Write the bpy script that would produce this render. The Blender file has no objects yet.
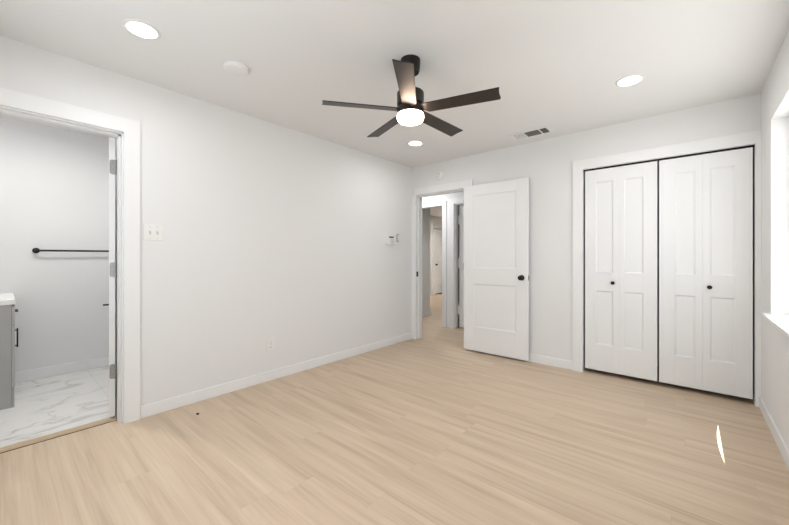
import bpy, bmesh, math, random
from mathutils import Vector, Matrix
C = bpy.context.scene.collection
SC = bpy.context.scene
R = math.radians
CH = 2.44                      # ceiling height
XL, XR, YF, YB = -3.0, 0.424, 3.872, -0.32     # bedroom shell

# ------------------------------------------------------------------ camera, sky, sun, window light, added fill, exposure
cam = bpy.data.cameras.new('camera'); co = bpy.data.objects.new('camera', cam); C.objects.link(co)
cam.sensor_width = 36.0; cam.lens = 36.0 * 341.7 / 789.0
cam.shift_y = -5.36 / 789.0; cam.clip_start = 0.02
co.location = (0, 0, 1.164); co.rotation_euler = (R(90), 0, R(40.74))
SC.camera = co

w = bpy.data.worlds.new('sky'); SC.world = w; w.use_nodes = True
bg = w.node_tree.nodes['Background']
bg.inputs[0].default_value = (0.80, 0.90, 1.0, 1); bg.inputs[1].default_value = 0.6

def light(name, kind, loc, rot, power, col=(1, 1, 1), **kw):
    l = bpy.data.lights.new(name, kind); l.energy = power; l.color = col
    for k, v in kw.items(): setattr(l, k, v)
    o = bpy.data.objects.new(name, l); C.objects.link(o); o.location = loc; o.rotation_euler = rot
    return o
sd = Vector((-0.298, 0, -1)).normalized()
light('sun', 'SUN', (3, 3, 6), sd.to_track_quat('-Z', 'Y').to_euler(), 14.0, (1, .96, .88), angle=R(0.1))
light('daylight_and_fill', 'AREA', (0.535, 2.46, 1.43), (0, R(90), 0), 10.5, (0.90, 0.96, 1.0),
      shape='RECTANGLE', size=1.30, size_y=1.90)
light('daylight_and_fill', 'AREA', (-1.45, -0.425, 1.43), (R(90), 0, 0), 17.0, (0.90, 0.96, 1.0),
      shape='RECTANGLE', size=1.70, size_y=1.30)  # added fill light at the unseen back window
SC.view_settings.view_transform = 'Standard'; SC.view_settings.look = 'None'
SC.view_settings.gamma = 1.0; SC.view_settings.use_curve_mapping = False
SC.view_settings.exposure = 0.47
VAN_W = 0.5                    # watts of each bulb of the bathroom wall lamp
DOWN_W = 2.7                   # watts of each ceiling downlight

# ------------------------------------------------------------------ materials
def mat(name, col, rough=0.5, metal=0.0, spec=0.5, emit=None, es=0.0, noise=0.0, nscale=40.0, bump=0.0, bscale=300.0):
    m = bpy.data.materials.new(name); m.use_nodes = True
    nt = m.node_tree; b = nt.nodes['Principled BSDF']
    b.inputs['Base Color'].default_value = (*col, 1); b.inputs['Roughness'].default_value = rough
    b.inputs['Metallic'].default_value = metal; b.inputs['Specular IOR Level'].default_value = spec
    if emit: b.inputs['Emission Color'].default_value = (*emit, 1); b.inputs['Emission Strength'].default_value = es
    tc = nt.nodes.new('ShaderNodeTexCoord')
    if noise:
        n = nt.nodes.new('ShaderNodeTexNoise'); n.inputs['Scale'].default_value = nscale; n.inputs['Detail'].default_value = 3
        nt.links.new(tc.outputs['Object'], n.inputs['Vector'])
        mr = nt.nodes.new('ShaderNodeMapRange'); mr.inputs['To Min'].default_value = 1 - noise; mr.inputs['To Max'].default_value = 1 + noise
        nt.links.new(n.outputs['Fac'], mr.inputs['Value'])
        mx = nt.nodes.new('ShaderNodeMix'); mx.data_type = 'RGBA'; mx.blend_type = 'MULTIPLY'; mx.inputs[0].default_value = 1
        mx.inputs[6].default_value = (*col, 1); nt.links.new(mr.outputs['Result'], mx.inputs[7])
        nt.links.new(mx.outputs[2], b.inputs['Base Color'])
    if bump:
        n2 = nt.nodes.new('ShaderNodeTexNoise'); n2.inputs['Scale'].default_value = bscale
        nt.links.new(tc.outputs['Object'], n2.inputs['Vector'])
        bp = nt.nodes.new('ShaderNodeBump'); bp.inputs['Strength'].default_value = bump; bp.inputs['Distance'].default_value = 0.002
        nt.links.new(n2.outputs['Fac'], bp.inputs['Height']); nt.links.new(bp.outputs['Normal'], b.inputs['Normal'])
    return m

def oak():
    m = bpy.data.materials.new('oak_planks'); m.use_nodes = True
    nt = m.node_tree; b = nt.nodes['Principled BSDF']; N = nt.nodes.new; L = nt.links.new
    def M(op, a, bb=None, cc=None):
        n = N('ShaderNodeMath'); n.operation = op
        for i, v in enumerate((a, bb, cc)):
            if v is None: continue
            if isinstance(v, (int, float)): n.inputs[i].default_value = v
            else: L(v, n.inputs[i])
        return n.outputs[0]
    tc = N('ShaderNodeTexCoord'); sp = N('ShaderNodeSeparateXYZ'); L(tc.outputs['Object'], sp.inputs[0])
    PW, PL = 0.182, 1.52
    v = M('DIVIDE', sp.outputs['Y'], PW); row = M('FLOOR', v); fv = M('FRACT', v)
    wn = N('ShaderNodeTexWhiteNoise'); wn.noise_dimensions = '1D'; L(row, wn.inputs['W'])
    u = M('ADD', M('DIVIDE', sp.outputs['X'], PL), M('MULTIPLY', wn.outputs['Value'], 7.3))
    colm = M('FLOOR', u); fu = M('FRACT', u)
    cv = N('ShaderNodeCombineXYZ'); L(row, cv.inputs[0]); L(colm, cv.inputs[1])
    w2 = N('ShaderNodeTexWhiteNoise'); w2.noise_dimensions = '2D'; L(cv.outputs[0], w2.inputs['Vector'])
    pr = w2.outputs['Value']
    # grain coordinates: stretched along the plank, shifted per plank
    gx = M('ADD', M('MULTIPLY', sp.outputs['X'], 0.62), M('MULTIPLY', pr, 31.0))
    gv = N('ShaderNodeCombineXYZ'); L(gx, gv.inputs[0]); L(M('MULTIPLY', sp.outputs['Y'], 9.0), gv.inputs[1]); L(M('MULTIPLY', pr, 17.0), gv.inputs[2])
    n1 = N('ShaderNodeTexNoise'); n1.inputs['Scale'].default_value = 1.6; n1.inputs['Detail'].default_value = 5; n1.inputs['Distortion'].default_value = 0.6; L(gv.outputs[0], n1.inputs['Vector'])
    gv2 = N('ShaderNodeCombineXYZ'); L(M('MULTIPLY', gx, 2.2), gv2.inputs[0]); L(M('MULTIPLY', sp.outputs['Y'], 60.0), gv2.inputs[1]); L(M('MULTIPLY', pr, 9.0), gv2.inputs[2])
    n2 = N('ShaderNodeTexNoise'); n2.inputs['Scale'].default_value = 1.5; n2.inputs['Detail'].default_value = 4; L(gv2.outputs[0], n2.inputs['Vector'])
    f = M('ADD', M('ADD', M('MULTIPLY', n1.outputs['Fac'], 0.72), M('MULTIPLY', n2.outputs['Fac'], 0.38)), M('MULTIPLY', M('SUBTRACT', pr, 0.5), 0.03))
    cr = N('ShaderNodeValToRGB'); L(f, cr.inputs[0])
    e = cr.color_ramp.elements
    e[0].position = 0.31; e[0].color = (*OAK[0], 1); e[1].position = 0.78; e[1].color = (*OAK[2], 1)
    k = cr.color_ramp.elements.new(0.54); k.color = (*OAK[1], 1)
    # seams
    s1 = M('LESS_THAN', fv, 0.012); s2 = M('LESS_THAN', fu, 0.0022); seam = M('MAXIMUM', s1, s2)
    mx = N('ShaderNodeMix'); mx.data_type = 'RGBA'; L(M('MULTIPLY', seam, 0.12), mx.inputs[0]); L(cr.outputs[0], mx.inputs[6]); mx.inputs[7].default_value = (0.30, 0.20, 0.12, 1)
    L(mx.outputs[2], b.inputs['Base Color'])
    L(M('ADD', 0.40, M('MULTIPLY', n2.outputs['Fac'], 0.16)), b.inputs['Roughness'])
    b.inputs['Specular IOR Level'].default_value = 0.4
    bp = N('ShaderNodeBump'); bp.inputs['Strength'].default_value = 0.12; bp.inputs['Distance'].default_value = 0.001
    L(M('SUBTRACT', n2.outputs['Fac'], M('MULTIPLY', seam, 0.3)), bp.inputs['Height']); L(bp.outputs['Normal'], b.inputs['Normal'])
    return m
OAK = ((0.455, 0.342, 0.238), (0.595, 0.464, 0.335), (0.685, 0.556, 0.418))

def marble():
    m = bpy.data.materials.new('marble_tile'); m.use_nodes = True
    nt = m.node_tree; b = nt.nodes['Principled BSDF']; N = nt.nodes.new; L = nt.links.new
    tc = N('ShaderNodeTexCoord')
    mp = N('ShaderNodeMapping'); mp.inputs['Rotation'].default_value = (0, 0, R(28)); mp.inputs['Scale'].default_value = (3.2, 1.0, 1); L(tc.outputs['Object'], mp.inputs[0])
    n = N('ShaderNodeTexNoise'); n.inputs['Scale'].default_value = 1.5; n.inputs['Detail'].default_value = 6; n.inputs['Distortion'].default_value = 0.9; L(mp.outputs[0], n.inputs['Vector'])
    a = N('ShaderNodeMath'); a.operation = 'SUBTRACT'; a.inputs[1].default_value = 0.5; L(n.outputs['Fac'], a.inputs[0])
    ab = N('ShaderNodeMath'); ab.operation = 'ABSOLUTE'; L(a.outputs[0], ab.inputs[0])
    cr = N('ShaderNodeValToRGB'); L(ab.outputs[0], cr.inputs[0])
    e = cr.color_ramp.elements; e[0].position = 0.0; e[0].color = (0.50, 0.485, 0.47, 1); e[1].position = 0.045; e[1].color = (0.80, 0.785, 0.76, 1)
    k = e.new(0.014); k.color = (0.72, 0.705, 0.68, 1)
    n3 = N('ShaderNodeTexNoise'); n3.inputs['Scale'].default_value = 1.4; n3.inputs['Detail'].default_value = 2; L(tc.outputs['Object'], n3.inputs['Vector'])
    c3 = N('ShaderNodeValToRGB'); L(n3.outputs['Fac'], c3.inputs[0]); c3.color_ramp.elements[0].position = 0.42; c3.color_ramp.elements[1].position = 0.58
    mx = N('ShaderNodeMix'); mx.data_type = 'RGBA'; L(c3.outputs[0], mx.inputs[0]); mx.inputs[6].default_value = (0.80, 0.785, 0.76, 1); L(cr.outputs[0], mx.inputs[7])
    br = N('ShaderNodeTexBrick'); br.inputs['Scale'].default_value = 1.0; br.inputs['Brick Width'].default_value = 0.6; br.inputs['Row Height'].default_value = 0.6
    br.inputs['Mortar Size'].default_value = 0.002; br.offset = 0.5
    br.inputs['Color1'].default_value = br.inputs['Color2'].default_value = (1, 1, 1, 1); br.inputs['Mortar'].default_value = (0.80, 0.79, 0.77, 1)
    L(tc.outputs['Object'], br.inputs['Vector'])
    m2 = N('ShaderNodeMix'); m2.data_type = 'RGBA'; m2.blend_type = 'MULTIPLY'; m2.inputs[0].default_value = 1
    L(mx.outputs[2], m2.inputs[6]); L(br.outputs['Color'], m2.inputs[7]); L(m2.outputs[2], b.inputs['Base Color'])
    b.inputs['Roughness'].default_value = 0.22
    return m

def glass():
    m = bpy.data.materials.new('window_glass'); m.use_nodes = True
    nt = m.node_tree; nt.nodes.remove(nt.nodes['Principled BSDF'])
    t = nt.nodes.new('ShaderNodeBsdfTransparent'); g = nt.nodes.new('ShaderNodeBsdfGlossy'); g.inputs['Roughness'].default_value = 0.02
    x = nt.nodes.new('ShaderNodeMixShader'); x.inputs[0].default_value = 0.05; nt.links.new(t.outputs[0], x.inputs[1]); nt.links.new(g.outputs[0], x.inputs[2])
    nt.links.new(x.outputs[0], nt.nodes['Material Output'].inputs[0])
    return m

WALL = mat('wall_paint', (0.80, 0.798, 0.795), 0.75, spec=0.25, bump=0.15, bscale=220)
CEIL = mat('ceiling_paint', (0.80, 0.797, 0.795), 0.9, spec=0.1, bump=0.2, bscale=160)
TRIM = mat('trim_paint', (0.85, 0.85, 0.848), 0.4, spec=0.4, noise=0.01, nscale=6)
DOORM = mat('door_paint', (0.85, 0.85, 0.848), 0.42, spec=0.4, noise=0.01, nscale=6)
PLAST = mat('white_plastic', (0.82, 0.81, 0.79), 0.4, noise=0.01)
LOUV = mat('louver_shade_and_slot', (0.16, 0.155, 0.15), 0.6, noise=0.05)  # dark for the shade among vent slats; also socket slots
PLAST2 = mat('grey_plastic', (0.42, 0.42, 0.41), 0.45, noise=0.03)
PLAST3 = mat('slot_plastic', (0.62, 0.61, 0.59), 0.5, noise=0.02)
LCD = mat('display_dark', (0.06, 0.065, 0.06), 0.25, noise=0.05)
BLACK = mat('black_metal', (0.009, 0.009, 0.009), 0.42, metal=0.0, spec=0.3, noise=0.1)
BRONZE = mat('fan_bronze', (0.028, 0.022, 0.019), 0.42, metal=0.35, noise=0.1)
BLADE = mat('fan_blade_finish', (0.020, 0.0145, 0.012), 0.40, spec=0.5, noise=0.10, nscale=30)
STEEL = mat('satin_nickel', (0.34, 0.335, 0.33), 0.45, metal=0.5, noise=0.05)
DARK = mat('unlit_dark', (0.035, 0.033, 0.03), 0.8, noise=0.1)  # near black for unlit spaces: vent duct and hall closet
GREYCAB = mat('grey_cabinet_paint', (0.40, 0.40, 0.39), 0.45, noise=0.02, nscale=8)
QUARTZ = mat('white_quartz', (0.86, 0.86, 0.85), 0.25, noise=0.02, nscale=30)
BROWN = mat('crumb_and_gap_shadow', (0.05, 0.025, 0.015), 0.7, noise=0.2)  # crumb colour, also the shadow strip at the threshold
PATIO = mat('concrete_patio', (0.16, 0.155, 0.14), 0.9, noise=0.1, nscale=3)
THRESH = mat('threshold_wood', (0.50, 0.38, 0.24), 0.5, noise=0.08, nscale=20)
LENS = mat('downlight_lens', (0.9, 0.9, 0.9), 0.5, emit=(1, 0.97, 0.92), es=9.0, noise=0.001)
SHADE = mat('frosted_shade', (0.9, 0.9, 0.9), 0.5, emit=(1, 0.98, 0.95), es=0.8, noise=0.001)
GLOBE = mat('fan_globe_glass', (0.9, 0.88, 0.85), 0.4, emit=(1, 0.74, 0.54), es=24.0, noise=0.001)
OAKM, MARB, GLS = oak(), marble(), glass()

# ------------------------------------------------------------------ mesh helpers
def new(): return bmesh.new()
def box(bm, x0, x1, y0, y1, z0, z1):
    vs = [bm.verts.new((x, y, z)) for x in (x0, x1) for y in (y0, y1) for z in (z0, z1)]
    for q in ((0, 1, 3, 2), (4, 6, 7, 5), (0, 4, 5, 1), (2, 3, 7, 6), (0, 2, 6, 4), (1, 5, 7, 3)):
        bm.faces.new([vs[i] for i in q])
    return vs
def lathe(bm, prof, n=48, axis='Z', c=(0, 0, 0)):
    """prof: list of (r, h); revolved about an axis through c."""
    rings = []
    for r, h in prof:
        ring = []
        for i in range(n if r > 1e-6 else 1):
            t = 2 * math.pi * i / n; a, b2 = r * math.cos(t), r * math.sin(t)
            p = {'Z': (a, b2, h), 'X': (h, a, b2), 'Y': (b2, h, a)}[axis]
            ring.append(bm.verts.new((p[0] + c[0], p[1] + c[1], p[2] + c[2])))
        rings.append(ring)
    for A, B in zip(rings, rings[1:]):
        m = max(len(A), len(B))
        for i in range(m):
            f = [A[i % len(A)]]
            if len(A) > 1: f.append(A[(i + 1) % len(A)])
            if len(B) > 1: f.append(B[(i + 1) % len(B)])
            f.append(B[i % len(B)])
            if len(f) > 2: bm.faces.new(f)
def prism(bm, pts, z0, z1):
    a = [bm.verts.new((x, y, z0)) for x, y in pts]; b = [bm.verts.new((x, y, z1)) for x, y in pts]
    bm.faces.new(a[::-1]); bm.faces.new(b)
    for i in range(len(pts)):
        j = (i + 1) % len(pts); bm.faces.new((a[i], a[j], b[j], b[i]))
def xform(bm, m): bmesh.ops.transform(bm, matrix=m, verts=bm.verts)
def obj(name, bm, m, parent=None, bevel=0.0, smooth=False, seg=2):
    bmesh.ops.recalc_face_normals(bm, faces=bm.faces)
    me = bpy.data.meshes.new(name); bm.to_mesh(me); bm.free(); me.materials.append(m)
    o = bpy.data.objects.new(name, me); C.objects.link(o)
    if parent: o.parent = parent
    if smooth:
        for p in me.polygons: p.use_smooth = True
        e = o.modifiers.new('edges', 'EDGE_SPLIT'); e.split_angle = R(35)
    if bevel:
        b = o.modifiers.new('bevel', 'BEVEL'); b.width = bevel; b.segments = seg; b.limit_method = 'ANGLE'
    return o
def tag(o, label=None, cat=None, group=None, kind=None):
    if label: o['label'] = label
    if cat: o['category'] = cat
    if group: o['group'] = group
    if kind: o['kind'] = kind
    return o
def empty(name, loc, rz=0.0):
    o = bpy.data.objects.new(name, None); C.objects.link(o); o.location = loc; o.rotation_euler = (0, 0, rz); o.empty_display_size = 0.1
    return o
def boxes(name, lst, m, label=None, cat=None, kind='structure', bevel=0.0, parent=None):
    bm = new()
    for b in lst: box(bm, *b)
    o = obj(name, bm, m, parent, bevel)
    if parent is None: tag(o, label, cat, kind=kind)
    return o

# ------------------------------------------------------------------ the shell
boxes('floor', [(-3.10, 0.57, -0.44, 4.6, -0.1, 0), (-8, -3.10, 3.93, 12, -0.1, 0), (-3.10, -0.9, 4.6, 12, -0.1, 0)], OAKM,
      'light oak plank floor of the bedroom and hall', 'floor')
boxes('bathroom_floor', [(-4.84, -3.10, -0.56, 1.3, -0.1, 0.0)], MARB, 'white marble-look tile floor with grey veins in the bathroom', 'floor')
boxes('ceiling', [(-8, 0.57, -0.56, 12, CH, CH + 0.1)], CEIL, 'flat white painted ceiling', 'ceiling')
WT = 0.12
boxes('wall_left', [(XL - WT, XL, 0.585, 3.99, 0, CH), (XL - WT, XL, -0.22, 0.585, 2.06, CH), (XL - WT, XL, -0.44, -0.22, 0, CH)], WALL,
      'long white wall with the bathroom doorway', 'wall')
boxes('wall_far', [(XL, -2.952, YF, 3.99, 0, CH), (-2.952, -2.115, YF, 3.99, 2.06, CH), (-2.115, -0.833, YF, 3.99, 0, CH),
                   (-0.833, 0.413, YF, 3.99, 2.07, CH), (0.413, 0.57, YF, 3.99, 0, CH)], WALL,
      'white wall with the hall doorway and the closet', 'wall')
WY0, WY1, WZ0, WZ1 = 1.50, 3.437, 0.756, 2.10
boxes('wall_right', [(XR, 0.57, WY1, YF, 0, CH), (XR, 0.57, -0.44, WY0, 0, CH), (XR, 0.57, WY0, WY1, 0, WZ0), (XR, 0.57, WY0, WY1, WZ1, CH)], WALL,
      'white wall with the deep window recess', 'wall')
boxes('wall_back', [(XL, -2.30, -0.44, YB, 0, CH), (-0.60, XR, -0.44, YB, 0, CH), (-2.30, -0.60, -0.44, YB, 0, 0.745), (-2.30, -0.60, -0.44, YB, 2.10, CH)], WALL, 'white wall behind the viewer', 'wall')
boxes('wall_closet', [(-0.96, 0.57, 4.6, 4.7, 0, CH), (-1.0, -0.9, 3.99, 4.6, 0, CH), (0.52, 0.57, 3.99, 4.6, 0, CH)], WALL, 'inner walls of the closet', 'wall')
boxes('wall_bathroom', [(-4.84, -4.72, -0.56, 1.3, 0, CH), (-4.72, -3.12, 1.1, 1.3, 0, CH), (-4.72, -3.12, -0.56, -0.44, 0, CH)], WALL,
      'white walls of the bathroom behind the towel bar', 'wall')
# hall and the space beyond it
boxes('wall_hall', [(-3.13, -2.905, 4.87, 4.99, 0, CH), (-3.9, -3.13, 4.87, 4.99, 2.03, CH), (-2.905, -2.13, 4.87, 4.99, 2.035, CH), (-2.13, -0.96, 4.87, 4.99, 0, CH),
                    (-4.7, -3.9, 4.87, 4.99, 0, CH), (-4.82, -4.7, 3.99, 4.99, 0, CH), (-4.82, -3.12, 3.87, 3.99, 0, CH), (-1.0, -0.9, 4.6, 4.99, 0, CH)], WALL,
      'white hall wall opposite the bedroom doorway', 'wall')
boxes('wall_corridor', [(-4.02, -3.9, 4.99, 5.62, 0, CH), (-8, -4.02, 5.5, 5.62, 0, CH), (-6.12, -6.0, 5.62, 8.87, 0, CH), (-6.12, -6.0, 9.66, 11, 0, CH),
                        (-6.12, -6.0, 8.87, 9.66, 2.06, CH), (-6.12, -2.0, 11, 11.12, 0, CH), (-3.13, -3.01, 4.99, 11, 0, CH), (-6.12, -6.1, 8.87, 9.66, 0, 2.06)], WALL,
      'walls of the corridor beyond the hall', 'wall')
boxes('wall_hall_closet', [(-3.01, -2.0, 5.7, 5.8, 0, CH), (-2.1, -2.0, 4.99, 5.7, 0, CH)], DARK, 'hall closet inner walls coloured dark as unlit', 'wall')  # walls coloured dark so the door gap looks unlit
boxes('ground', [(0.57, 14, -8, 14, -0.35, -0.25)], PATIO, 'concrete ground outside the window', 'ground')

# baseboards
BH, BT = 0.09, 0.012
boxes('baseboard_left', [(XL, XL + BT, 0.668, YF - 0.02, 0, BH)], TRIM, 'white baseboard along the long wall', 'baseboard', bevel=0.003)
boxes('baseboard_far', [(-2.03, -0.907, YF - BT, YF, 0, BH)], TRIM, 'white baseboard between the open door and the closet', 'baseboard', bevel=0.003)
boxes('baseboard_right', [(XR - BT, XR, YB, YF - 0.02, 0, BH)], TRIM, 'white baseboard under the window', 'baseboard', bevel=0.003)
boxes('baseboard_back', [(XL, XR - BT, YB, YB + BT, 0, BH)], TRIM, 'white baseboard behind the viewer', 'baseboard', bevel=0.003)
boxes('baseboard_bathroom', [(-4.72, -4.708, -0.44, 1.1, 0, 0.10)], TRIM, 'white baseboard along the bathroom wall', 'baseboard', bevel=0.003)
boxes('baseboard_hall', [(-3.9, -3.888, 4.99, 5.632, 0, BH), (-4.7, -3.9, 4.858, 4.87, 0, BH), (-4.02, -3.888, 5.62, 5.632, 0, BH)], TRIM, 'white baseboard in the corridor beyond the hall', 'baseboard', bevel=0.003)

# door casings and jambs (trim)
CT = 0.018
def casing(name, label, lst): return boxes(name, lst, TRIM, label, 'door frame')
t1 = casing('trim_1', 'white casing and jamb around the bathroom doorway', [
    (XL, XL + CT, 0.574, 0.666, 0, 2.037), (XL, XL + CT, -0.302, 0.666, 2.037, 2.135), (XL, XL + CT, -0.302, -0.212, 0, 2.037),
    (XL - WT, XL, 0.565, 0.587, 0, 2.047), (XL - WT, XL, -0.222, -0.200, 0, 2.047), (XL - WT, XL, -0.222, 0.587, 2.027, 2.062),
    (-3.075, -3.035, 0.553, 0.567, 0, 2.027), (-3.075, -3.035, -0.2, 0.567, 2.015, 2.03), (-3.075, -3.035, -0.202, -0.188, 0, 2.027)])
t2 = casing('trim_2', 'white casing and jamb around the open hall doorway', [
    (XL + 0.004, -2.925, YF - CT, YF, 0, 2.042), (XL + 0.055, -2.045, YF - CT, YF, 2.042, 2.132), (-2.135, -2.045, YF - CT, YF, 0, 2.042),
    (-2.955, -2.930, YF, 4.0, 0, 2.05), (-2.135, -2.112, YF, 4.0, 0, 2.05), (-2.955, -2.112, YF, 4.0, 2.03, 2.065),
    (-2.932, -2.918, 3.915, 3.955, 0, 2.03), (-2.932, -2.135, 3.915, 3.955, 2.018, 2.032), (-2.147, -2.133, 3.915, 3.955, 0, 2.03),
    (-3.0, -2.925, 4.0, 4.012, 0, 2.13), (-2.135, -2.045, 4.0, 4.012, 0, 2.13)])
sp = boxes('strike_plate', [(-2.931, -2.927, 3.873, 3.914, 0.888, 0.958)], BLACK, parent=t2); sp['label'] = 'black strike plate on the left jamb'
t3 = casing('trim_3', 'white casing around the closet doors', [
    (-0.905, -0.815, YF - CT, YF, 0, 2.052), (-0.905, XR, YF - CT, YF, 2.052, 2.148), (0.395, XR, YF - CT, YF, 0, 2.052),
    (-0.835, -0.813, YF, 3.99, 0, 2.06), (0.393, 0.415, YF, 3.99, 0, 2.06), (-0.835, 0.415, YF, 3.99, 2.05, 2.072)])
boxes('closet_track', [(-0.81, 0.39, 3.888, 3.925, 2.038, 2.05)], BLACK, parent=t3)['label'] = 'dark metal track above the closet doors'
casing('trim_4', 'white casing of the corridor opening across the hall', [
    (-3.13, -3.05, 4.855, 4.87, 0, 2.10), (-3.9, -3.13, 4.855, 4.87, 2.03, 2.10), (-3.132, -3.12, 4.87, 4.99, 0, 2.03)])
casing('trim_5', 'white casing of the hall closet doorway', [
    (-3.03, -2.905, 4.852, 4.87, 0, 2.035), (-3.03, -2.02, 4.852, 4.87, 2.035, 2.125), (-2.12, -2.02, 4.852, 4.87, 0, 2.035),
    (-2.907, -2.885, 4.87, 4.960, 0, 2.035), (-2.907, -2.12, 4.87, 4.995, 2.02, 2.045)])
casing('trim_6', 'white casing of the far door at the end of the corridor', [
    (-6.0, -5.982, 8.78, 8.87, 0, 2.05), (-6.0, -5.982, 9.66, 9.75, 0, 2.05), (-6.0, -5.982, 8.78, 9.75, 2.06, 2.16), (-6.0, -5.96, 8.76, 9.77, 2.16, 2.19)])
# wood reducer strip at the bathroom doorway
bm = new(); prism(bm, [(-3.165, 0.0), (-3.165, 0.008), (-3.150, 0.011), (-3.108, 0.011), (-3.098, 0.004), (-3.098, 0.0)], -0.198, 0.552)
xform(bm, Matrix(((1, 0, 0, 0), (0, 0, 1, 0), (0, 1, 0, 0), (0, 0, 0, 1))))
t7 = tag(obj('trim_7', bm, THRESH), 'light wood threshold strip across the bathroom doorway', 'threshold', kind='structure')
boxes('seam', [(-3.098, -3.088, -0.2, 0.565, 0.0002, 0.0012)], BROWN, parent=t7)['label'] = 'dark strip for the shadow gap along the threshold'  # dark strip put in for the shadow in the gap

# window
win = boxes('window_1', [(0.515, 0.56, WY0, WY1, 0.776, 0.82), (0.515, 0.56, WY0, WY1, WZ1 - 0.05, WZ1), (0.515, 0.56, WY0, WY0 + 0.05, 0.82, WZ1 - 0.05), (0.515, 0.56, WY1 - 0.05, WY1, 0.82, WZ1 - 0.05),
                         (0.515, 0.56, 2.44, 2.495, 0.82, WZ1 - 0.05)], TRIM, 'white framed window set in the wall recess at the right', 'window', bevel=0.003)
for a, b in ((WY0 + 0.05, 2.44), (2.495, WY1 - 0.05)):
    boxes('window_pane', [(0.536, 0.540, a, b, 0.82, WZ1 - 0.05)], GLS, parent=win)
bm = new(); prism(bm, [(0.385, WY0 - 0.05), (XR - 0.0005, WY0 - 0.05), (XR - 0.0005, WY0), (0.5145, WY0), (0.5145, WY1), (XR - 0.0005, WY1), (XR - 0.0005, WY1 + 0.045), (0.385, WY1 + 0.045)], 0.757, 0.776)
obj('window_sill', bm, TRIM, win)
fill_win = boxes('fill_window', [(-2.30, -0.60, -0.435, -0.39, 0.745, 0.80), (-2.30, -0.60, -0.435, -0.39, 2.05, 2.10), (-2.30, -2.25, -0.435, -0.39, 0.80, 2.05), (-0.65, -0.60, -0.435, -0.39, 0.80, 2.05), (-1.48, -1.42, -0.435, -0.39, 0.80, 2.05)], TRIM,
             'white framed window added behind the viewer for fill light', 'window')  # window added out of view to bring in fill light
for a, b in ((-2.25, -1.48), (-1.42, -0.65)): boxes('window_pane', [(a, b, -0.414, -0.410, 0.80, 2.05)], GLS, parent=fill_win)
# added panel outside the window, unseen: its edge has a shallow bite that lets one sliver of sun pass
pts = [(0.575, -0.4), (0.90, -0.4), (0.90, 2.60)]
for i in range(17):
    t = -1 + i / 8; pts.append((0.848 - 0.025 * (1 - t * t), 2.968 + 0.36 * t))
pts += [(0.90, 3.335), (0.90, 4.6), (0.575, 4.6)]
bm = new(); prism(bm, pts, 2.30, 2.33)
tag(obj('sun_blocker', bm, TRIM), 'white panel added outside above the window to shape the sun', 'blocker', kind='structure')

# ------------------------------------------------------------------ doors
def leaf_bm(w, h, t, panels, d=0.007, s=0.014, x0=0.0, z0=0.0):
    """Molded door leaf: stiles, rails and recessed panels with sloped moulding on both faces. panels: (xa, xb, za, zb)."""
    bm = new(); xa, xb = panels[0][:2]; y = t / 2
    box(bm, x0, xa, -y, y, z0, z0 + h); box(bm, xb, x0 + w, -y, y, z0, z0 + h)
    zs = [z0] + [v for p in sorted(panels, key=lambda p: p[2]) for v in p[2:]] + [z0 + h]
    for a, b in zip(zs[::2], zs[1::2]): box(bm, xa, xb, -y, y, a, b)
    for (pa, pb, za, zb) in panels:
        box(bm, pa, pb, -y + d, y - d, za, zb)
        for sg in (-1, 1):
            o = [(pa, za), (pb, za), (pb, zb), (pa, zb)]; i = [(pa + s, za + s), (pb - s, za + s), (pb - s, zb - s), (pa + s, zb - s)]
            vo = [bm.verts.new((x, sg * y, z)) for x, z in o]; vi = [bm.verts.new((x, sg * (y - d + 0.0003), z)) for x, z in i]
            for k in range(4): bm.faces.new((vo[k], vo[(k + 1) % 4], vi[(k + 1) % 4], vi[k]))
            # slightly raised field
            j = [(pa + s + 0.022, za + s + 0.022), (pb - s - 0.022, za + s + 0.022), (pb - s - 0.022, zb - s - 0.022), (pa + s + 0.022, zb - s - 0.022)]
    return bm
def knob_bm(r=0.027, stand=0.055):
    bm = new()     # along -Y from the door face at y=0
    lathe(bm, [(0, 0), (0.031, 0), (0.031, -0.005), (0.027, -0.008), (0.012, -0.010), (0.011, -0.026), (0.020, -0.032), (r, -0.042), (r * 0.98, -0.050), (r * 0.75, -stand), (0, -stand - 0.003)], 32, 'Y')
    return bm
def hinge_bm(h=0.1):
    bm = new(); box(bm, -0.0015, 0.0015, 0, 0.032, -h / 2, h / 2)
    lathe(bm, [(0, -h / 2), (0.006, -h / 2), (0.006, h / 2), (0, h / 2)], 16, 'Z', (-0.004, -0.002, 0))
    return bm

# open bedroom door, swung back against the wall
d2 = tag(empty('door_2', (-2.128, 3.812, 0)), 'white two-panel door swung open flat against the wall, black round knob', 'door', kind='structure')
W2, H2, T2 = 0.791, 2.014, 0.035
obj('door_leaf', leaf_bm(W2, H2, T2, [(0.128, 0.660, 1.03, 1.915), (0.128, 0.660, 0.315, 0.84)], z0=0.026), DOORM, d2, 0.0015)
bm = knob_bm(); xform(bm, Matrix.Translation((W2 - 0.068, -T2 / 2, 0.935))); k = obj('door_knob', bm, BLACK, d2, smooth=True); k['label'] = 'round black knob'
bm = knob_bm(0.022, 0.030); xform(bm, Matrix.Translation((W2 - 0.068, T2 / 2, 0.935)) @ Matrix.Scale(-1, 4, (0, 1, 0)) @ Matrix.Scale(0.72, 4, (0, 1, 0)))
k = obj('door_knob', bm, BLACK, d2, smooth=True); k['label'] = 'round black knob on the back'
l = boxes('latch_plate', [(W2 - 0.0005, W2 + 0.0015, -0.012, 0.012, 0.905, 0.965)], STEEL, parent=d2); l['label'] = 'metal latch plate on the door edge'
b = boxes('latch_bolt', [(W2 + 0.001, W2 + 0.009, -0.006, 0.006, 0.925, 0.945)], STEEL, parent=l)
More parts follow.
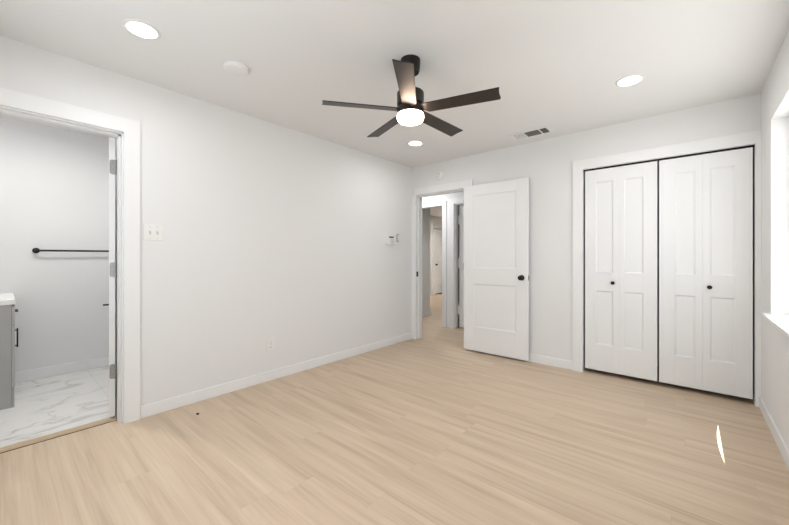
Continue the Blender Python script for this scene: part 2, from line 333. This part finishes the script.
for z in (0.26, 1.05, 1.84):
    bm = hinge_bm(0.09); xform(bm, Matrix.Translation((-0.002, 0.0, z)) )
    h = obj('hinge', bm, STEEL, d2, smooth=True); h['label'] = 'metal hinge'

# bathroom door: swung into the bathroom, seen on its hinge edge
d1 = tag(empty('door_1', (-3.123, 0.549, 0), R(0)), 'white bathroom door opened inward, seen edge-on with three metal hinges', 'door', kind='structure')
ANG = R(112)          # opened past square
W1, T1 = 0.735, 0.035
def into_bath(bm):     # leaf local: x = along leaf from hinge, y in [-T,0] : side that faces the doorway
    xform(bm, Matrix.Rotation(R(180) - (ANG - R(90)), 4, 'Z') @ Matrix.Scale(1, 4)); return bm
bm = leaf_bm(W1, 2.0, T1, [(0.12, 0.615, 1.03, 1.915), (0.12, 0.615, 0.315, 0.84)], z0=0.02); xform(bm, Matrix.Translation((0.003, T1 / 2, 0))); into_bath(bm)
obj('door_leaf', bm, DOORM, d1, 0.0015)
for z in (0.345, 1.075, 1.81):
    bm = new()     # leaf plate with rounded corners let into the hinge edge, plus barrel
    hw, hh, rr = 0.030, 0.052, 0.014
    pts = [(0.0, -hh), (0.0, hh)] + [(hw - rr + rr * math.sin(R(a)), hh - rr + rr * math.cos(R(a))) for a in (0, 30, 60, 90)] + [(hw - rr + rr * math.cos(R(a)), -hh + rr - rr * math.sin(R(a))) for a in (0, 30, 60, 90)]
    prism(bm, pts, -0.002, 0.004); xform(bm, Matrix(((0, 0, 1, 0), (1, 0, 0, 0), (0, 1, 0, z), (0, 0, 0, 1))))
    lathe(bm, [(0, z - hh), (0.006, z - hh), (0.006, z + hh), (0, z + hh)], 16, 'Z', (-0.002, -0.004, 0))
    into_bath(bm); h = obj('hinge', bm, STEEL, d1, smooth=True); h['label'] = 'satin metal hinge with rounded corners'
    for dy, dz in ((0.018, -0.038), (0.012, 0.0), (0.018, 0.038)):
        bm = new(); lathe(bm, [(0, -0.0015), (0.0042, -0.0015), (0.0036, -0.0030), (0, -0.0030)], 14, 'X', (0, dy, z + dz)); into_bath(bm); obj('screw', bm, PLAST2, h, smooth=True)
bm = knob_bm(); xform(bm, Matrix.Translation((W1 - 0.065, T1, 0.93)) @ Matrix.Scale(-1, 4, (0, 1, 0))); into_bath(bm)
k = obj('door_knob', bm, BLACK, d1, smooth=True); k['label'] = 'round black knob'

# closet bifold doors
def closet_door(x0, xm, x1, knob_x, knob_z, panels, label):
    root = tag(empty('bifold_closet_door', (x0, 3.900, 0)), label, 'door', 'bifold doors of the closet')
    for (a, b), (pa, pb) in zip(((x0, xm - 0.0002), (xm + 0.0002, x1)), panels):
        lf = obj('door_leaf', leaf_bm(b - a, 1.990, 0.030, [(pa - x0, pb - x0, 1.012, 1.907), (pa - x0, pb - x0, 0.300, 0.832)], d=0.008, s=0.012, x0=a - x0, z0=0.042), DOORM, root, 0.0015)
        if a < knob_x < b:
            bm = new(); lathe(bm, [(0, 0), (0.010, 0), (0.007, -0.004), (0.007, -0.012), (0.014, -0.018), (0.017, -0.024), (0.014, -0.030), (0, -0.032)], 28, 'Y', (knob_x - x0, -0.015, knob_z))
            k = obj('closet_knob', bm, BLACK, lf, smooth=True); k['label'] = 'small round black knob'
        for px in ((x0 + 0.045, x1 - 0.045)):
            pass
    for px in (x0 + 0.03, x1 - 0.03):
        bm = new(); lathe(bm, [(0, 2.032), (0.005, 2.032), (0.005, 2.046), (0, 2.046)], 12, 'Z', (px - x0, 0, 0)); obj('pivot_pin', bm, STEEL, root, smooth=True)
    return root
closet_door(-0.797, -0.502, -0.216, -0.556, 0.915, ((-0.702, -0.556), (-0.466, -0.318)), 'left white bifold closet door, the one nearer the open hall door')
closet_door(-0.203, 0.088, 0.382, 0.131, 0.913, ((-0.094, 0.042), (0.134, 0.284)), 'right white bifold closet door, the one beside the window wall')

# hall closet door beyond the doorway (slightly ajar: dark gap with white hinges) and the far corridor door
d3 = tag(empty('door_3', (-2.862, 4.975, 0)), 'white hall closet door just visible past the open bedroom door', 'door', kind='structure')
obj('door_leaf', leaf_bm(0.72, 2.0, 0.035, [(0.12, 0.60, 1.03, 1.9), (0.12, 0.60, 0.3, 0.84)], z0=0.012), DOORM, d3, 0.0015)
for z in (0.30, 1.06, 1.78):
    h = boxes('hinge', [(-0.024, 0.004, -0.014, -0.008, z - 0.075, z + 0.075)], DOORM, parent=d3)
d4 = tag(empty('door_4', (-6.012, 8.88, 0), R(90)), 'small distant white door at the far end of the corridor', 'door', kind='structure')
obj('door_leaf', leaf_bm(0.77, 2.0, 0.035, [(0.12, 0.65, 1.03, 1.9), (0.12, 0.65, 0.3, 0.84)], z0=0.03), DOORM, d4, 0.0015)
bm = knob_bm(); xform(bm, Matrix.Translation((0.065, -0.018, 0.93))); k = obj('door_knob', bm, BLACK, d4, smooth=True); k['label'] = 'round black knob'

# ------------------------------------------------------------------ ceiling fan
fan = tag(empty('ceiling_fan', (-1.367, 1.745, CH)), 'dark bronze five-blade ceiling fan with lit round white light', 'ceiling fan')
bm = new(); lathe(bm, [(0, 0), (0.064, 0), (0.064, -0.020), (0.060, -0.070), (0.055, -0.082), (0.018, -0.086), (0, -0.086)]); obj('canopy', bm, BLACK, fan, smooth=True)
bm = new(); lathe(bm, [(0, -0.08), (0.0125, -0.08), (0.0125, -0.215), (0, -0.215)], 20); obj('downrod', bm, BLACK, fan, smooth=True)
bm = new(); lathe(bm, [(0, -0.205), (0.030, -0.205), (0.080, -0.208), (0.087, -0.216), (0.087, -0.292), (0.078, -0.300), (0, -0.300)]); obj('motor_housing', bm, BRONZE, fan, smooth=True)
bm = new(); lathe(bm, [(0, -0.298), (0.070, -0.298), (0.083, -0.312), (0.087, -0.322), (0.087, -0.352), (0, -0.352)]); obj('light_ring', bm, BRONZE, fan, smooth=True)
bm = new(); lathe(bm, [(0, -0.350), (0.080, -0.350), (0.0855, -0.358), (0.0865, -0.370), (0.084, -0.384), (0.075, -0.396), (0.052, -0.404), (0, -0.407)]); g = obj('light_globe', bm, GLOBE, fan, smooth=True)
g['label'] = 'glowing white round light globe'
def blade_bm():
    bm = new(); r0, r1, c0, c1 = 0.085, 0.552, 0.046, 0.053
    top = [(r0, -c0), (r1 + 0.010, -c1)] + [(r1 + 0.010 - 0.006 * math.sin(math.pi * k / 8), -c1 + 2 * c1 * k / 8) for k in range(1, 8)] + [(r1 + 0.002, c1), (r0 + 0.03, c0), (r0, c0 * 0.35)]
    prism(bm, top, -0.003, 0.003)
    return bm
for i in range(5):
    bm = blade_bm(); xform(bm, Matrix.Translation((0, 0, -0.325)) @ Matrix.Rotation(R(16.3 + 72 * i), 4, 'Z') @ Matrix.Rotation(R(-12), 4, 'X'))
    bl = obj('fan_blade', bm, BLADE, fan, 0.0012)
    bm = new(); box(bm, 0.05, 0.13, -0.022, 0.022, 0.003, 0.008); xform(bm, Matrix.Translation((0, 0, -0.325)) @ Matrix.Rotation(R(16.3 + 72 * i), 4, 'Z') @ Matrix.Rotation(R(-12), 4, 'X'))
    obj('blade_arm', bm, BRONZE, bl, 0.001)

# ------------------------------------------------------------------ ceiling fixtures
def downlight(x, y, label, r=0.085, watts=None, col=(0.97, 0.98, 1.0), lens=0.070):
    root = tag(empty('recessed_light', (x, y, CH)), label, 'ceiling light', 'round recessed ceiling lights')
    bm = new(); lathe(bm, [(lens, -0.001), (lens, -0.007), (r - 0.006, -0.007), (r, -0.003), (r, 0.0), (lens, -0.001)], 48); obj('trim_ring', bm, PLAST, root, smooth=True)
    bm = new(); lathe(bm, [(0, -0.006), (lens, -0.006), (lens, -0.001), (0, -0.001)], 48); le = obj('light_lens', bm, LENS, root, smooth=True); le['label'] = 'glowing white lens'
    a = light('light_source', 'AREA', (0, 0, -0.012), (0, 0, 0), DOWN_W if watts is None else watts, col, shape='DISK', size=2 * lens, spread=R(170)); a.parent = root
    return root
downlight(-2.320, 0.528, 'bright round recessed light above the bathroom doorway')
downlight(-0.324, 2.975, 'bright round recessed light in front of the closet')
downlight(-2.315, 3.045, 'bright round recessed light near the hall doorway, seen below the fan')
downlight(-0.324, 0.528, 'round recessed light overhead, out of the picture')
downlight(-3.45, 4.36, 'round recessed light in the hall', watts=8.0)
downlight(-4.7, 8.2, 'round recessed light in the corridor beyond the hall', watts=24.0, col=(1, 0.96, 0.90))
downlight(-3.70, 0.30, 'round recessed light in the bathroom', watts=9.0, col=(1.0, 0.99, 0.97))

bm = new(); lathe(bm, [(0, 0), (0.076, 0), (0.076, -0.016), (0.070, -0.024), (0.040, -0.027), (0, -0.027)], 48)
o = tag(obj('ceiling_cover_plate', bm, CEIL, smooth=True), 'flat round white cover on the ceiling beside the long wall', 'cover plate'); o.location = (-2.305, 1.045, CH)

# supply vent
vent = tag(empty('ceiling_vent', (-1.235, 3.583, CH)), 'white three-section air vent with louvers darkened for shade on the ceiling', 'air vent')
bm = new(); x = [-0.20, -0.168, -0.062, -0.045, 0.092, 0.107, 0.168, 0.20]
for a, b in ((0, 1), (2, 3), (4, 5), (6, 7)): box(bm, x[a], x[b], -0.072, 0.072, -0.006, 0)
for y0, y1 in ((-0.10, -0.072), (0.072, 0.10)): box(bm, -0.20, 0.20, y0, y1, -0.006, 0)
obj('vent_frame', bm, PLAST, vent, 0.002)
bk = boxes('duct_shade', [(-0.168, 0.168, -0.072, 0.072, -0.0012, -0.0004)], DARK, parent=vent); bk['label'] = 'dark sheet for the shade behind the louvers'  # flat dark sheet stands for the unlit duct
def slats(name, xs, ys, n, along, tilt, m):
    bm = new()
    for i in range(n):
        t = (i + 0.5) / n
        c = Vector(((xs[0] + (xs[1] - xs[0]) * t) if along == 'Y' else (xs[0] + xs[1]) / 2, (ys[0] + (ys[1] - ys[0]) * t) if along == 'X' else (ys[0] + ys[1]) / 2, -0.0055))
        ln = (ys[1] - ys[0]) / 2 if along == 'Y' else (xs[1] - xs[0]) / 2
        b2 = new(); hw = 0.0045
        box(b2, -hw if along == 'Y' else -ln, hw if along == 'Y' else ln, -ln if along == 'Y' else -hw, ln if along == 'Y' else hw, -0.0005, 0.0005)
        xform(b2, Matrix.Translation(c) @ Matrix.Rotation(R(tilt), 4, along)); me = bpy.data.meshes.new('t'); b2.to_mesh(me); b2.free(); bm.from_mesh(me); bpy.data.meshes.remove(me)
    return obj(name, bm, m, vent)
slats('louver_section', (-0.168, -0.062), (-0.072, 0.072), 11, 'Y', 12, PLAST)
slats('louver_section', (-0.045, 0.092), (-0.072, 0.072), 7, 'X', -55, LOUV)['label'] = 'middle louvers coloured dark for shade'  # slats of the white vent, coloured dark for the shade between them
slats('louver_section', (0.107, 0.168), (-0.072, 0.072), 5, 'Y', -55, LOUV)['label'] = 'end louvers coloured dark for shade'

# smoke detector over the doorway
sm = tag(empty('smoke_detector', (-2.529, YF, 2.265)), 'small round white smoke detector on the wall above the hall doorway', 'smoke detector')
bm = new(); lathe(bm, [(0, 0), (0.062, 0), (0.062, -0.012), (0.056, -0.022), (0.046, -0.024), (0.044, -0.020), (0, -0.020)], 48, 'Y'); obj('base', bm, PLAST, sm, smooth=True)
bm = new(); lathe(bm, [(0, -0.019), (0.040, -0.019), (0.038, -0.032), (0.030, -0.037), (0, -0.037)], 48, 'Y'); obj('dome', bm, PLAST, sm, smooth=True)
bm = new(); lathe(bm, [(0, -0.0365), (0.007, -0.0365), (0.007, -0.039), (0, -0.039)], 20, 'Y', (0.010, 0, 0.004)); obj('test_button', bm, PLAST2, sm, smooth=True)

# ------------------------------------------------------------------ things on the long wall
sw = tag(empty('light_switch', (XL, 0.752, 1.345)), 'white double toggle switch plate beside the bathroom doorway', 'light switch')
boxes('switch_plate', [(0, 0.006, -0.063, 0.063, -0.058, 0.058)], PLAST, parent=sw, bevel=0.003)
for y in (-0.023, 0.023):
    bm = new(); box(bm, 0.005, 0.020, -0.005, 0.005, -0.006, 0.006); xform(bm, Matrix.Translation((0, y, 0.004)) @ Matrix.Rotation(R(-25), 4, 'Y')); obj('toggle', bm, PLAST, sw, 0.001)
    boxes('toggle_slot', [(0.0055, 0.0066, y - 0.0065, y + 0.0065, -0.014, 0.014)], PLAST3, parent=sw)
    for z in (-0.042, 0.042):
        bm = new(); lathe(bm, [(0, 0.006), (0.003, 0.006), (0.0025, 0.0072), (0, 0.0072)], 12, 'X', (0, y, z)); obj('screw', bm, PLAST2, sw, smooth=True)

ou = tag(empty('power_outlet', (XL, 1.685, 0.335)), 'white duplex power outlet low on the long wall', 'power outlet')
boxes('outlet_plate', [(0, 0.006, -0.040, 0.040, -0.062, 0.062)], PLAST, parent=ou, bevel=0.003)
for z in (-0.022, 0.022):
    s = boxes('socket', [(0.0055, 0.0085, -0.017, 0.017, z - 0.014, z + 0.014)], PLAST, parent=ou, bevel=0.002)
    for y, h in ((-0.006, 0.004), (0.006, 0.0045)): boxes('socket_slot', [(0.0083, 0.0089, y - 0.0012, y + 0.0012, z - h, z + h)], LOUV, parent=s)
bm = new(); lathe(bm, [(0, 0.006), (0.003, 0.006), (0.0025, 0.0072), (0, 0.0072)], 12, 'X'); obj('screw', bm, PLAST2, ou, smooth=True)

th = tag(empty('thermostat', (XL, 3.380, 1.392)), 'white wall thermostat with dark display near the hall doorway', 'thermostat')
boxes('body', [(0, 0.030, -0.082, 0.078, -0.062, 0.062)], PLAST, parent=th, bevel=0.005)
boxes('display', [(0.0295, 0.0306, -0.038, 0.052, 0.024, 0.044)], LCD, parent=th)
for i in range(3):
    for j in range(3): boxes('button', [(0.0295, 0.032, -0.012 + 0.024 * i, 0.006 + 0.024 * i, -0.046 + 0.020 * j, -0.033 + 0.020 * j)], PLAST2, parent=th, bevel=0.001)
rm = tag(empty('fan_remote', (XL, 3.545, 1.425)), 'small grey-white remote in a wall holder right of the thermostat', 'remote')
pts = [(0.022 * math.copysign(abs(math.cos(t)) ** 0.6, math.cos(t)), 0.055 * math.copysign(abs(math.sin(t)) ** 0.6, math.sin(t))) for t in [2 * math.pi * k / 32 for k in range(32)]]
bm = new(); prism(bm, pts, 0, 0.016); xform(bm, Matrix(((0, 0, 1, 0), (1, 0, 0, 0), (0, 1, 0, 0), (0, 0, 0, 1)))); obj('holder', bm, PLAST2, rm, 0.003)
bm = new(); prism(bm, [(0.66 * x, 0.72 * y) for x, y in pts], 0.015, 0.021); xform(bm, Matrix(((0, 0, 1, 0), (1, 0, 0, 0), (0, 1, 0, 0), (0, 0, 0, 1)))); obj('face', bm, PLAST, rm, 0.002)

# ------------------------------------------------------------------ bathroom
XV = -3.965
va = tag(empty('bathroom_vanity', (XV, 0.087, 0)), 'grey painted bathroom vanity cabinet at the left edge with black pulls', 'vanity')
boxes('body', [(-0.74, 0, -0.50, -0.019, 0.0, 0.796)], GREYCAB, parent=va, bevel=0.002)
dr = boxes('drawer', [(-0.74, 0.0, -0.018, 0.0, 0.632, 0.784)], GREYCAB, parent=va, bevel=0.002)
boxes('door', [(-0.74, -0.372, -0.018, 0.0, 0.16, 0.626)], GREYCAB, parent=va, bevel=0.002)
dd = boxes('door', [(-0.368, 0.0, -0.018, 0.0, 0.16, 0.626)], GREYCAB, parent=va, bevel=0.002)
boxes('toe_board', [(-0.74, 0.0, -0.018, -0.003, 0.0, 0.155)], GREYCAB, parent=va, bevel=0.002)
h = boxes('handle', [(-0.44, -0.30, 0.016, 0.025, 0.705, 0.715), (-0.43, -0.42, -0.001, 0.017, 0.705, 0.715), (-0.32, -0.31, -0.001, 0.017, 0.705, 0.715)], BLACK, parent=dr, bevel=0.002); h['label'] = 'black bar pull'
h = boxes('handle', [(-0.335, -0.325, 0.016, 0.026, 0.405, 0.565), (-0.335, -0.325, -0.001, 0.017, 0.415, 0.425), (-0.335, -0.325, -0.001, 0.017, 0.545, 0.555)], BLACK, parent=dd, bevel=0.002); h['label'] = 'black vertical bar pull'
o = boxes('vanity_countertop', [(XV - 0.752, XV + 0.004, -0.438, 0.091, 0.797, 0.836)], QUARTZ, 'white stone countertop on the grey bathroom vanity', 'countertop', kind='thing', bevel=0.003)

tb = tag(empty('towel_bar', (-4.72, 0.5, 1.227)), 'long black towel bar on the bathroom wall', 'towel bar')
def rod(bm, p, q, r, n=20):
    p, q = Vector(p), Vector(q); d = q - p; b2 = new(); lathe(b2, [(0, 0), (r, 0), (r, d.length), (0, d.length)], n)
    xform(b2, Matrix.Translation(p) @ d.to_track_quat('Z', 'Y').to_matrix().to_4x4()); me = bpy.data.meshes.new('t'); b2.to_mesh(me); b2.free(); bm.from_mesh(me); bpy.data.meshes.remove(me)
bm = new(); rod(bm, (0.060, -0.275, 0), (0.060, 0.335, 0), 0.009); obj('bar', bm, BLACK, tb, smooth=True)
for y in (-0.262, 0.322):
    bm = new(); lathe(bm, [(0, 0), (0.026, 0), (0.026, 0.008), (0.012, 0.012), (0.012, 0.060), (0, 0.060)], 28, 'X', (0, y, 0)); obj('mount', bm, BLACK, tb, smooth=True)
tp = tag(empty('toilet_paper_holder', (-4.72, 0.806, 0.66)), 'short black bar holder low on the bathroom wall beside the door edge', 'paper holder')
bm = new(); rod(bm, (0.055, -0.085, 0), (0.055, 0.06, 0), 0.009); obj('bar', bm, BLACK, tp, smooth=True)
bm = new(); lathe(bm, [(0, 0), (0.024, 0), (0.024, 0.008), (0.010, 0.012), (0.010, 0.056), (0, 0.056)], 28, 'X', (0, 0.05, 0)); obj('mount', bm, BLACK, tp, smooth=True)

# wall lamp over the vanity, left of the picture
vl = tag(empty('vanity_lamp', (-4.30, -0.44, 1.98)), 'two-shade wall lamp over the bathroom vanity, left of the picture', 'wall lamp')
boxes('back_plate', [(-0.22, 0.22, 0, 0.022, -0.05, 0.05)], BLACK, parent=vl, bevel=0.004)
for dx in (-0.14, 0.14):
    bm = new(); lathe(bm, [(0, -0.06), (0.040, -0.06), (0.052, 0.06), (0, 0.06)], 32, 'Z', (dx, 0.09, 0)); sh = obj('lamp_shade', bm, SHADE, vl, smooth=True); sh['label'] = 'glowing white glass shade'
    bm = new(); rod(bm, (dx, 0.02, 0), (dx, 0.05, 0), 0.01); obj('arm', bm, BLACK, sh, smooth=True)
    p = light('light_source', 'POINT', (dx, 0.20, 0.02), (0, 0, 0), VAN_W, (0.96, 0.98, 1.0), shadow_soft_size=0.05); p.parent = vl

# small dark crumb on the floor
bm = new(); bmesh.ops.create_icosphere(bm, subdivisions=2, radius=0.011)
random.seed(4)
for v in bm.verts: v.co *= random.uniform(0.75, 1.15); v.co.z *= 0.6
o = tag(obj('wood_crumb', bm, BROWN, smooth=True), 'tiny dark brown crumb lying on the oak floor near the long wall', 'crumb'); o.location = (-2.752, 0.965, 0.0058)
